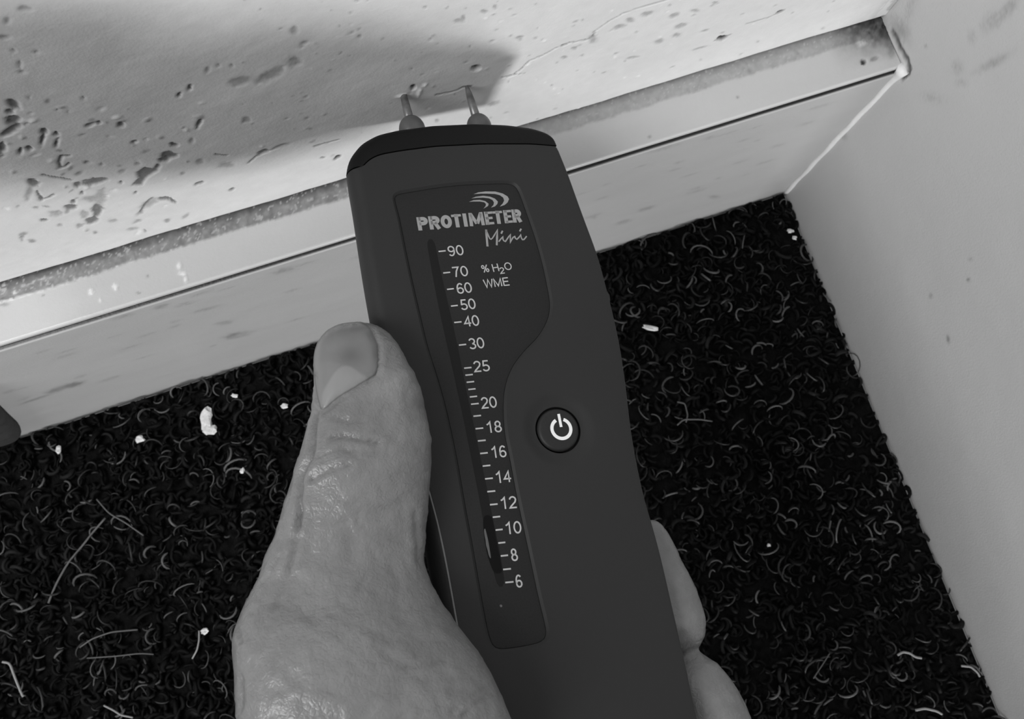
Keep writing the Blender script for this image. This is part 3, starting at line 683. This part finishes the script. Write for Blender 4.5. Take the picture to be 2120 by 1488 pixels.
# indicator strip and its open slot
mat_strip = material('smoked_window', .008, .45, .2)
def flat_poly(name, px, mat, h, parent, n=80, th=.00003):
    p = smooth_closed(mls(px, HP), n, 1); bm = bmesh.new(); v = loopv(bm, np.c_[p, np.full(n, HP + h)]); e = loope(bm, v)
    bmesh.ops.triangle_fill(bm, use_beauty=True, edges=e, normal=(0, 0, 1)); return link(name, from_bm(name, bm), mat, parent, smooth=False)
flat_poly('indicator_strip', [(884,500),(891,494),(899,500),(912,560),(928,630),(945,705),(958,770),(968,820),(983,890),(995,950),(1008,1010),(1020,1072),(1036,1150),(1044,1210),(1030,1212),(1015,1150),(1000,1075),(988,1010),(976,950),(962,880),(948,815),(936,760),(920,690),(905,620),(892,550)], mat_strip, .00002, panel_o, 160)
mat_slot = material('glossy_slot', .002, .4, .15)
flat_poly('indicator_slot', [(1001,1072),(1010,1066),(1019,1074),(1026,1110),(1034,1150),(1039,1180),(1034,1187),(1022,1183),(1012,1158),(1005,1128),(1001,1098)], mat_slot, .00006, panel_o)
mat_glint = material('slot_glint', .10, .3, .5)
flat_poly('slot_glint', [(1002,1098),(1004,1094),(1008,1108),(1011,1122),(1014,1140),(1016,1156),(1012,1150),(1009,1138),(1006,1128),(1005,1118),(1003,1108)], mat_glint, .0001, panel_o)  # pale sliver painted as the reflection in the slot
# two faint specks of dust low on the label, one scuff beside the button
mat_scuff = material('scuff', .12, .5, .4, noise=(900, .5))
flat_poly('scuff_mark', [(1034,1253),(1037,1251),(1040,1254),(1037,1257)], mat_scuff, .00006, panel_o, 16)

# ------------------------------------------------------------------ the hand
def ell_rows(rows, hs, bu, bd, ex=2.3, seg=40):
    """rows: (left px, right px); hs: height of the row above the meter face plane; bu/bd half thickness towards / away from the camera"""
    out = []
    for (l, r), h, b1, b2 in zip(rows, hs, bu, bd):
        PL, PR = hit(l, MN, M0 + MN * h), hit(r, MN, M0 + MN * h); c = (PL + PR) / 2; e1 = (PR - PL) / 2; a = np.linalg.norm(e1); e1 = e1 / a
        e3 = C - c; e3 -= e1 * (e3 @ e1); e3 /= np.linalg.norm(e3); ring = []
        for t in np.arange(seg) * 2 * math.pi / seg:
            ct, st_ = math.cos(t), math.sin(t); b = b1 if st_ > 0 else b2
            ring.append(c + e1 * a * math.copysign(abs(ct) ** (2 / ex), ct) + e3 * b * math.copysign(abs(st_) ** (2 / ex), st_))
        out.append(ring)
    return out
def loft(bm, rings):
    prev = None
    for r_ in rings:
        cur = loopv(bm, r_)
        if prev: ring_bridge(bm, prev, cur)
        else: bm.faces.new(cur)
        prev = cur
    bm.faces.new(prev)
def local(u, v, h): return M0 + MU * u + MV * v + MN * h
def chain(bm, pts, rads, seg=20, flat_=None):
    """rounded tapering limb through points"""
    p = np.array(pts, float); s = np.r_[0, np.cumsum(np.linalg.norm(np.diff(p, axis=0), axis=1))]; t = np.linspace(0, s[-1], 30)
    q = np.stack([np.interp(t, s, p[:, i]) for i in range(3)], 1); r_ = np.interp(t, s, rads)
    for _ in range(4): q[1:-1] = .5 * q[1:-1] + .25 * (q[:-2] + q[2:]); r_[1:-1] = .5 * r_[1:-1] + .25 * (r_[:-2] + r_[2:])
    T = np.gradient(q, axis=0); T /= np.linalg.norm(T, axis=1)[:, None]; e = np.cross(T, [0.3, .1, 1]); e /= np.linalg.norm(e, axis=1)[:, None]; g = np.cross(T, e)
    rings = []
    def ring(c, i, rr_): return [c + rr_ * (e[i] * math.cos(a) + g[i] * math.sin(a)) for a in np.arange(seg) * 2 * math.pi / seg]
    for a in (1.5, 1.2, .8, .4): rings.append(ring(q[0] - T[0] * r_[0] * math.sin(a), 0, r_[0] * math.cos(a)))
    for i in range(len(q)): rings.append(ring(q[i], i, r_[i]))
    for a in (.4, .8, 1.2, 1.5): rings.append(ring(q[-1] + T[-1] * r_[-1] * math.sin(a), -1, r_[-1] * math.cos(a)))
    loft(bm, rings)

th = [((722,666.5),(742,666)),((700,671),(768,669)),((676,683),(793,679)),((656,708),(818,704)),((649,740),(838,740)),((649,775),(856,777)),((650,810),(870,815)),((645,850),(882,855)),((632,895),(890,900)),((617,950),(893,950)),((601,1000),(889,1005)),
      ((585,1050),(885,1055)),((571,1100),(880,1110)),((552,1160),(877,1165)),((525,1215),(893,1210)),((500,1262),(918,1255)),((483,1305),(950,1300)),((479,1345),(985,1345)),((484,1400),(1013,1392)),
      ((488,1450),(1037,1445)),((489,1490),(1054,1490)),((488,1560),(1075,1560)),((496,1640),(1075,1640)),((525,1730),(1040,1740)),((575,1810),(985,1825)),((650,1880),(900,1890))]
h_ = [.0015,.002,.0025,.003,.0035,.004,.004,.004,.004,.004,.0035,.003,.0025,.002,.002,.002,.003,.004,.005,.006,.006,.006,.003,-.003,-.010,-.018]
bu = [.0012,.003,.0045,.0056,.0062,.0066,.007,.0074,.0078,.008,.0078,.0077,.0078,.0085,.0095,.0105,.0115,.0125,.013,.0135,.0135,.0135,.0125,.010,.007,.002]
bd = [.0012,.004,.006,.008,.009,.0098,.010,.0105,.011,.011,.011,.0115,.0125,.014,.016,.018,.020,.022,.024,.026,.027,.028,.026,.020,.013,.003]
bm = bmesh.new(); loft(bm, ell_rows(th, h_, bu, bd)); parts = [bm]
# index and middle finger ends beside the right flank of the meter
def side_finger(rpx, depth, tk, wd):
    n_ = len(rpx); rows = []; rp = np.array(rpx, float)
    base_dir = np.array([-1, .22])
    for i, q in enumerate(rp): rows.append((tuple(q + base_dir * wd[i]), tuple(q)))
    b2 = loft_b = bmesh.new(); loft(b2, ell_rows(rows, depth, tk, tk, 2.1)); parts.append(b2)
side_finger([(1350,1074),(1362,1082),(1377,1100),(1391,1127),(1403,1158),(1417,1187),(1431,1217),(1444,1252),(1452,1290),(1452,1318),(1445,1336),(1437,1346)],
            [-.010,-.010,-.011,-.011,-.012,-.012,-.012,-.012,-.012,-.012,-.012,-.012], [.001,.003,.005,.006,.007,.0075,.008,.0085,.0085,.007,.005,.002], [8,40,80,110,120,125,130,135,130,110,70,20])
side_finger([(1425,1338),(1448,1352),(1478,1374),(1502,1402),(1520,1432),(1534,1462),(1546,1492),(1558,1530),(1566,1570),(1566,1600),(1556,1625),(1540,1640)],
            [-.013]*12, [.001,.004,.006,.0075,.0085,.009,.009,.009,.009,.008,.006,.002], [8,60,100,130,140,145,150,150,150,140,100,30])
side_finger([(1530,1632),(1550,1645),(1580,1675),(1600,1710),(1612,1750),(1618,1790),(1615,1830),(1600,1865)],
            [-.014]*8, [.001,.005,.007,.0085,.009,.0085,.006,.002], [8,70,110,130,135,130,100,30])
# fingers running back under the meter to the palm, palm, heel of the hand, wrist and forearm
bm = bmesh.new()
for (u1, v1), (u0, v0), r1, r0 in [((.030,-.113), (-.014,-.112), .0070, .0098), ((.032,-.141), (-.012,-.132), .0078, .0100), ((.033,-.166), (-.010,-.152), .0072, .0095), ((.030,-.184), (-.008,-.172), .0062, .0085)]:
    chain(bm, [local(u1 + .001, v1 + .004, -.014), local(u1 - .001, v1, -.026), local(u1 - .010, v1, -.0345), local((u0 + u1) / 2 - .008, (v0 + v1) / 2, -.036), local(u0, v0, -.036)], [r1 * .9, r1, r1, r0, r0])
parts.append(bm); bm = bmesh.new()
for v1, r1 in [(-.118, .0115), (-.138, .0125), (-.158, .0125), (-.176, .012)]:
    chain(bm, [local(-.032, v1 - .003, -.024), local(-.018, v1, -.036), local(.002, v1, -.038)], [.013, r1 + .0005, r1 - .002])
chain(bm, [local(-.030, -.140, -.022), local(-.028, -.185, -.020), local(-.030, -.230, -.016), local(-.036, -.33, -.006), local(-.04, -.42, .006)], [.023, .026, .0265, .031, .037])
chain(bm, [local(-.012, -.150, -.034), local(-.016, -.190, -.030), local(-.022, -.235, -.020)], [.016, .020, .022])
parts.append(bm)
big = bmesh.new()
tmp = []
for b in parts:
    bmesh.ops.recalc_face_normals(b, faces=b.faces); me = bpy.data.meshes.new('t'); b.to_mesh(me); b.free(); big.from_mesh(me); tmp.append(me)
me = bpy.data.meshes.new('hand'); big.to_mesh(me); big.free()
for t in tmp: bpy.data.meshes.remove(t)
hand = link('hand', me)
rm = hand.modifiers.new('r', 'REMESH'); rm.mode = 'VOXEL'; rm.voxel_size = .00075; rm.use_smooth_shade = True
smo = hand.modifiers.new('s', 'SMOOTH'); smo.factor = .5; smo.iterations = 5
dg = bpy.context.evaluated_depsgraph_get(); me2 = bpy.data.meshes.new_from_object(hand.evaluated_get(dg)); hand.modifiers.clear(); hand.data = me2; me2.name = 'hand'
n = len(me2.vertices); co = np.zeros(n * 3); me2.vertices.foreach_get('co', co); co = co.reshape(-1, 3)
nm = np.zeros(n * 3); me2.vertex_normals.foreach_get('vector', nm); nm = nm.reshape(-1, 3)
q = proj(co); facing = np.einsum('ij,ij->i', nm, C - co) > 0
creases = [([(684,908),(700,904),(715,903),(730,906),(750,911),(784,916)], 4, .0007), ([(655,949),(680,939),(708,931),(735,936)], 3.5, .0004), ([(668,958),(700,948),(740,946)], 3, .0003),
           ([(645,992),(658,983),(672,978),(688,971),(705,966),(726,964)], 4.5, .0008), ([(655,852),(650,880),(649,915),(646,945),(632,965),(624,985),(621,1020),(622,1060),(617,1090)], 5, .0008), ([(621,1050),(615,1100),(610,1150),(598,1180)], 5, .0005), ([(610,1140),(596,1185),(585,1215),(572,1250)], 6, .0003),
           ([(690,1081),(712,1077),(735,1068),(748,1060)], 3, .0004), ([(700,1030),(715,1040),(730,1045),(745,1030)], 3, .0003), ([(735,1075),(752,1092)], 3, .0004), ([(680,862),(720,872),(760,872)], 4, .0003),
           ([(490,1300),(496,1318),(502,1330)], 3, .0005), ([(498,1400),(503,1440),(497,1470)], 4, .0005), ([(960,1478),(985,1455),(1012,1432)], 5, .0004), ([(935,1470),(975,1440),(1005,1420)], 5, .0003),
           ([(860,1060),(864,1110),(868,1160)], 5, .0003), ([(840,1380),(880,1376),(920,1365)], 5, .0003), ([(540,1210),(560,1190),(585,1150)], 3, .0003),
           ([(771,688),(781,712),(784,745),(779,775),(764,787)], 4, .0006), ([(764,787),(728,809),(700,826),(671,853)], 4, .0005), ([(664,848),(656,810),(651,780)], 3, .0005)]
disp = np.zeros(n)
for pts, w, dp in creases:
    d = seg_dist(q[:, 0], q[:, 1], pts); disp -= dp * np.exp(-(d / w) ** 2) * facing; disp += dp * .25 * np.exp(-((d - 2.6 * w) / (w * 1.3)) ** 2) * facing
# tendon / knuckle relief
for (x, y, rx_, a) in [(740,985,70,.0008),(700,1330,120,.0010),(560,1150,40,.0006),(830,800,40,.0008),(720,1055,55,.0005),(640,1240,50,-.0006),(800,1180,60,-.0006)]:
    disp += a * np.exp(-((q[:, 0] - x) ** 2 + (q[:, 1] - y) ** 2) / rx_ ** 2) * facing
rid = (fbm(q[:, 0] / 38, q[:, 1] / 26, 81, 3) - .5) * .0007 + (np.abs(fbm(q[:, 0] / 12, q[:, 1] / 9, 83, 2) - .5) - .15) * .00030
disp += rid * facing
co = co + nm * disp[:, None]
# flesh yields where it presses on the meter
rel = co - M0; lu, lv, lh = rel @ MU, rel @ MV, rel @ MN
eL = np.interp(-lv, -Ls[:, 1], Ls[:, 0]); eR = np.interp(-lv, (-Rs[::-1, 1]), Rs[::-1, 0])
shrink = np.interp(-lh, [0, .004, .012, .020, THK], [0, .0029, .0018, -.0012, -.0045])
shR = np.interp(-lh, [0, .0005, .012, .020, THK], [0, .0004, -.0010, -.0034, -.0066])
lo_, hi_ = eL - shrink - .0003, eR + shR + .0003
ins = (lu > lo_) & (lu < hi_) & (lh < .0003) & (lh > -THK - .0004) & (lv < .0)
dl, dr_, dt, db = lu - lo_, hi_ - lu, .0003 - lh, lh + THK + .0004
mn = np.minimum(np.minimum(dl, dr_), np.minimum(dt, db))
sel = ins & (mn == dl); lu = np.where(sel, lo_, lu)
sel2 = ins & ~sel & (mn == dr_); lu = np.where(sel2, hi_, lu)
sel3 = ins & ~sel & ~sel2 & (mn == dt); lh = np.where(sel3, .0003, lh)
sel4 = ins & ~sel & ~sel2 & ~sel3; lh = np.where(sel4, -THK - .0004, lh)
co = M0 + lu[:, None] * MU + lv[:, None] * MV + lh[:, None] * MN
me2.vertices.foreach_set('co', co.astype(np.float32).ravel()); me2.update()
tone = .205 + .05 * (fbm(q[:, 0] / 30, q[:, 1] / 30, 91) - .5) + .03 * (fbm(q[:, 0] / 7, q[:, 1] / 7, 92) - .5)
for (x, y, rx_, a) in [(815,790,28,.06),(745,1040,50,.02),(650,1180,40,.02),(700,1340,90,.03),(720,870,60,-.015)]:  # includes highlights beside the nail and on the thumb base, painted in
    tone += a * np.exp(-((q[:, 0] - x) ** 2 + (q[:, 1] - y) ** 2) / rx_ ** 2)
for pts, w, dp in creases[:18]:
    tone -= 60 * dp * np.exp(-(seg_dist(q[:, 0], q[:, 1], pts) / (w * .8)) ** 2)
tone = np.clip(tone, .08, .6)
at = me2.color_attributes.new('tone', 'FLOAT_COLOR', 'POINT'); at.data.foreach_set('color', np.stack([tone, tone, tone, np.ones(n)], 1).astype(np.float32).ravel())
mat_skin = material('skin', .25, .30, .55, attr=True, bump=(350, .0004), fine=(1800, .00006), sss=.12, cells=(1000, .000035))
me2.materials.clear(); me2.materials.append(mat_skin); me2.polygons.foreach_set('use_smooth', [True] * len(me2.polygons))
tag(hand, 'bare left hand holding the dark moisture meter, thumb along its left side', 'hand')
print('hand faces', len(me2.polygons))

# thumb nail, laid on the thumb's surface
bvh = BVHTree.FromPolygons([Vector(c_) for c_ in co], [tuple(p.vertices) for p in me2.polygons])
nail_px = smooth_closed([(753,668),(771,689),(781,715),(782,750),(777,774),(761,785),(727,806),(699,823),(670,848),(663,845),(656,815),(652,785),(650.5,760),(650.5,738),(657,712),(674,688),(700,672.5),(728,668)], 120, 2)
cpt = nail_px.mean(0); V = []; Ft = []; rn = 16
def surf(px, lift):
    d = Vector(ray(px)).normalized(); h = bvh.ray_cast(Vector(C), d)
    if h[0] is None or (h[0] - Vector(C)).length > .26: return None
    return h[0], h[1] * (1 if h[1].dot(-d) > 0 else -1)
for k in range(rn + 1):
    f = k / rn
    for p in nail_px:
        px = cpt + (p - cpt) * f * .995; s_ = None; g_ = 1.0
        while s_ is None and g_ > .5: s_ = surf(cpt + (px - cpt) * g_, 0); g_ -= .01
        lift = .0006 * (1 - .75 * f ** 6)
        V.append(s_[0] + s_[1] * lift)
m_ = len(nail_px); V = [V[0]] + V[m_:]
for i in range(m_): Ft.append((0, 1 + i, 1 + (i + 1) % m_))
for k in range(rn - 1):
    for i in range(m_): j = (i + 1) % m_; a = 1 + k * m_; Ft.append((a + i, a + m_ + i, a + m_ + j, a + j))
base_n = len(V)                                             # underside rim pushed into the flesh
for i in range(m_):
    s_ = V[1 + (rn - 1) * m_ + i]; V.append(s_ + (Vector(local(-.022, -.055, -.008)) - s_).normalized() * .0012)
for i in range(m_): j = (i + 1) % m_; a = 1 + (rn - 1) * m_; Ft.append((a + i, base_n + i, base_n + j, a + j))
VV = np.array([tuple(v) for v in V])
for _ in range(8):                                           # relax the plate so it reads smooth
    W2 = VV.copy()
    for k in range(1, rn - 1):
        a = 1 + k * m_; cur = VV[a:a + m_]; inn = VV[a - m_:a] if k > 0 else cur; W2[a:a + m_] = .4 * cur + .15 * (np.roll(cur, 1, 0) + np.roll(cur, -1, 0) + VV[a - m_:a] + VV[a + m_:a + 2 * m_])
    W2[0] = VV[1:1 + m_].mean(0); VV = W2
me = mesh_py('thumb_nail', VV, Ft); qn = proj(VV)
lun = smooth_closed([(670,846),(668,815),(678,795),(690,775),(702,762),(715,757),(730,761),(748,775),(762,784),(728,806),(700,823)], 60, 1)
def inside(x, y, P):
    r_ = np.zeros(x.shape, bool)
    for (ax, ay), (bx, by) in zip(P, np.roll(P, -1, 0)): r_ ^= ((ay > y) != (by > y)) & (x < (bx - ax) * (y - ay) / (by - ay + 1e-12) + ax)
    return r_
nt_ = np.full(len(VV), .20); il = inside(qn[:, 0], qn[:, 1], lun); dl = seg_dist(qn[:, 0], qn[:, 1], [tuple(a) for a in lun] + [tuple(lun[0])])
nt_ += .06 * np.clip(.5 + np.where(il, dl, -dl) / 5, 0, 1)
nt_ -= .07 * np.exp(-(((qn[:, 0] - 725) / 26) ** 2 + ((qn[:, 1] - 736) / 20) ** 2)); nt_ -= .035 * np.exp(-(seg_dist(qn[:, 0], qn[:, 1], [(762,690),(776,710),(779,745)]) / 6) ** 2)
at = me.color_attributes.new('tone', 'FLOAT_COLOR', 'POINT'); at.data.foreach_set('color', np.stack([nt_, nt_, nt_, np.ones(len(nt_))], 1).astype(np.float32).ravel())
mat_nail = material('nail', .3, .33, .5, attr=True, bump=(500, .00006))
nail = link('thumb_nail', me, mat_nail, hand); nail['label'] = 'broad thumb nail with a pale half moon'

# ------------------------------------------------------------------ crumbs, hairs and the dark thing at the left
mat_crumb = material('plaster_crumb', .75, .8, .3, noise=(800, .15), bump=(1500, .0003))
def crumb(px, rx_, ry_, ang, z, label, parts_=1):
    c = on_floor(px, z); s_ = np.linalg.norm(on_floor((px[0] + 10, px[1]), z) - c) / 10
    bm = bmesh.new(); bmesh.ops.create_icosphere(bm, subdivisions=2, radius=1)
    rg = random.Random(int(px[0] * 7 + px[1]))
    k1, k2 = rg.uniform(1, 3), rg.uniform(1, 3)
    for v in bm.verts:
        d = v.co.copy(); f = 1 + .22 * math.sin(d.x * 4 * k1 + d.y * 3) + .18 * math.cos(d.y * 5 * k2 + d.z * 4)
        v.co = Vector((d.x * rx_ * s_ * f, d.y * ry_ * s_ * f, d.z * min(rx_, ry_) * s_ * .7 * f))
    o = link('plaster_crumb', from_bm('plaster_crumb', bm), mat_crumb, smooth=False); o.location = c; o.rotation_euler = (0, 0, math.radians(-ang) - .32)
    return tag(o, label, 'crumb', 'white crumbs lying on the black carpet')
crumb((428,866),13,24,0,.0052,'largest white plaster crumb on the carpet, left of the thumb')
crumb((432,890),16,10,0,.0052,'white crumb touching the lower end of the largest crumb')
crumb((290,908),10,7,-15,.0050,'white crumb on the carpet between the largest crumb and the skirting end at left')
crumb((121,931),6,8,0,.0050,'small white crumb on the carpet nearest the dark object at far left')
crumb((589,840),8,5,-10,.0048,'small white crumb on the carpet just left of the thumb nail')
crumb((502,974),5,6,20,.0048,'tiny pale crumb on the carpet left of the thumb knuckle')
crumb((423,1307),8,6,-20,.0048,'pale crumb on the carpet left of the base of the thumb')
crumb((1346,679),17,5,12,.0050,'white sliver of plaster on the carpet right of the meter')
crumb((1636,478),8,4,10,.0048,'white crumb wedged at carpet edge near the room corner')
crumb((1645,492),5,4,10,.0046,'tiny white crumb just below the one wedged at the corner carpet edge')
crumb((1592,1128),4,3,0,.0046,'tiny pale crumb on the carpet between the fingers and the right wall')
crumb((485,819),7,4,15,.0046,'small pale crumb on the carpet close under the skirting, above the thumb crumb')
mat_fibre = material('loose_fibre', .10, .5, .4); mat_fibre2 = material('bright_fibre', .30, .5, .4)
def fibre(px, w, label, mat=mat_fibre, z=.0048):
    p = np.array([on_floor(q_, z + .0004 * math.sin(i * 1.3)) for i, q_ in enumerate(px)])
    s = np.r_[0, np.cumsum(np.linalg.norm(np.diff(p, axis=0), axis=1))]; t = np.linspace(0, s[-1], 24); q_ = np.stack([np.interp(t, s, p[:, i]) for i in range(3)], 1)
    for _ in range(3): q_[1:-1] = .5 * q_[1:-1] + .25 * (q_[:-2] + q_[2:])
    return tag(sweep('loose_fibre', [tuple(a) for a in q_], w / 2, mat, sides=6), label, 'fibre', 'loose fibres lying on the black carpet')
fibre([(100,1248),(115,1210),(140,1165),(170,1130),(195,1098),(218,1072)], .0008, 'long straight grey fibre on the carpet at left, slanting up to the right')
fibre([(200,1033),(225,1062),(260,1082),(297,1108)], .0006, 'grey fibre crossing just above the upper end of the long straight one')
fibre([(165,1340),(190,1322),(230,1308),(285,1303)], .0006, 'curved grey fibre on the carpet below the long straight one')
fibre([(180,1362),(240,1358),(290,1352),(318,1354)], .0005, 'thin level grey fibre lying below the curved one')
fibre([(5,1370),(20,1372),(30,1400),(42,1430),(48,1442)], .0009, 'thick pale hooked fibre at the lower left edge of the picture', mat_fibre2)
fibre([(215,1460),(235,1470),(250,1480),(275,1485)], .0007, 'short pale fibre at the bottom edge left of the hand', mat_fibre2)
fibre([(398,1363),(408,1345),(412,1325),(412,1305)], .0006, 'pale upright fibre hanging from the crumb left of the thumb base', mat_fibre2)
fibre([(1858,1356),(1870,1349),(1884,1352),(1895,1360),(1908,1362)], .0009, 'pale wavy fibre on the carpet at lower right near the right wall', mat_fibre2)
fibre([(1990,1378),(2010,1380),(2024,1392),(2028,1400)], .0008, 'pale bent fibre beside the right wall at lower right', mat_fibre2)
fibre([(1895,1470),(1915,1466),(1940,1472),(1950,1478)], .0009, 'pale fibre at the bottom edge near the right wall', mat_fibre2)
fibre([(1718,1352),(1700,1380),(1684,1404)], .0005, 'thin straight grey fibre slanting on the carpet at lower right')
fibre([(1402,880),(1415,868),(1450,868),(1475,872)], .0006, 'bent grey fibre on the carpet right of the power button')
fibre([(1402,832),(1418,835),(1424,860),(1420,874)], .0007, 'hooked grey fibre standing above the bent one right of the power button')
fibre([(1720,1078),(1716,1100)],.0007,'short grey fibre on the carpet right of the index finger')

mat_dark = material('dark_item_grey', .035, .8, .3, noise=(200, .2), bump=(400, .0004))
fp = np.array([hit(p_, EY, EY * -.003)[[0, 2]] for p_ in [(45,893),(24,872),(0,849),(-35,822),(-75,815),(-115,840),(-130,900),(-100,935),(-40,922),(10,911),(34,902)]])
fp = smooth_closed(fp, 60, 1); fp[:, 1] = np.maximum(fp[:, 1], .0003); fn = normals2(fp); bm = bmesh.new(); prev = None
for ins_, y_ in [(.0006, -.0006), (0, -.0012), (0, -.0030), (.0006, -.0045), (.0020, -.0056), (.0040, -.0061)]:
    q_ = fp - fn * ins_; cur = loopv(bm, np.c_[q_[:, 0], np.full(len(fp), y_), q_[:, 1]])
    if prev: ring_bridge(bm, prev, cur)
    else: bm.faces.new(cur)
    prev = cur
bm.faces.new(prev)
o = link('dark_item', from_bm('dark_item', bm), mat_dark)  # unidentified dark object; its padded shape is made up
tag(o, 'unidentified dark grey fabric edge leaning against the skirting at the far left edge', 'item')
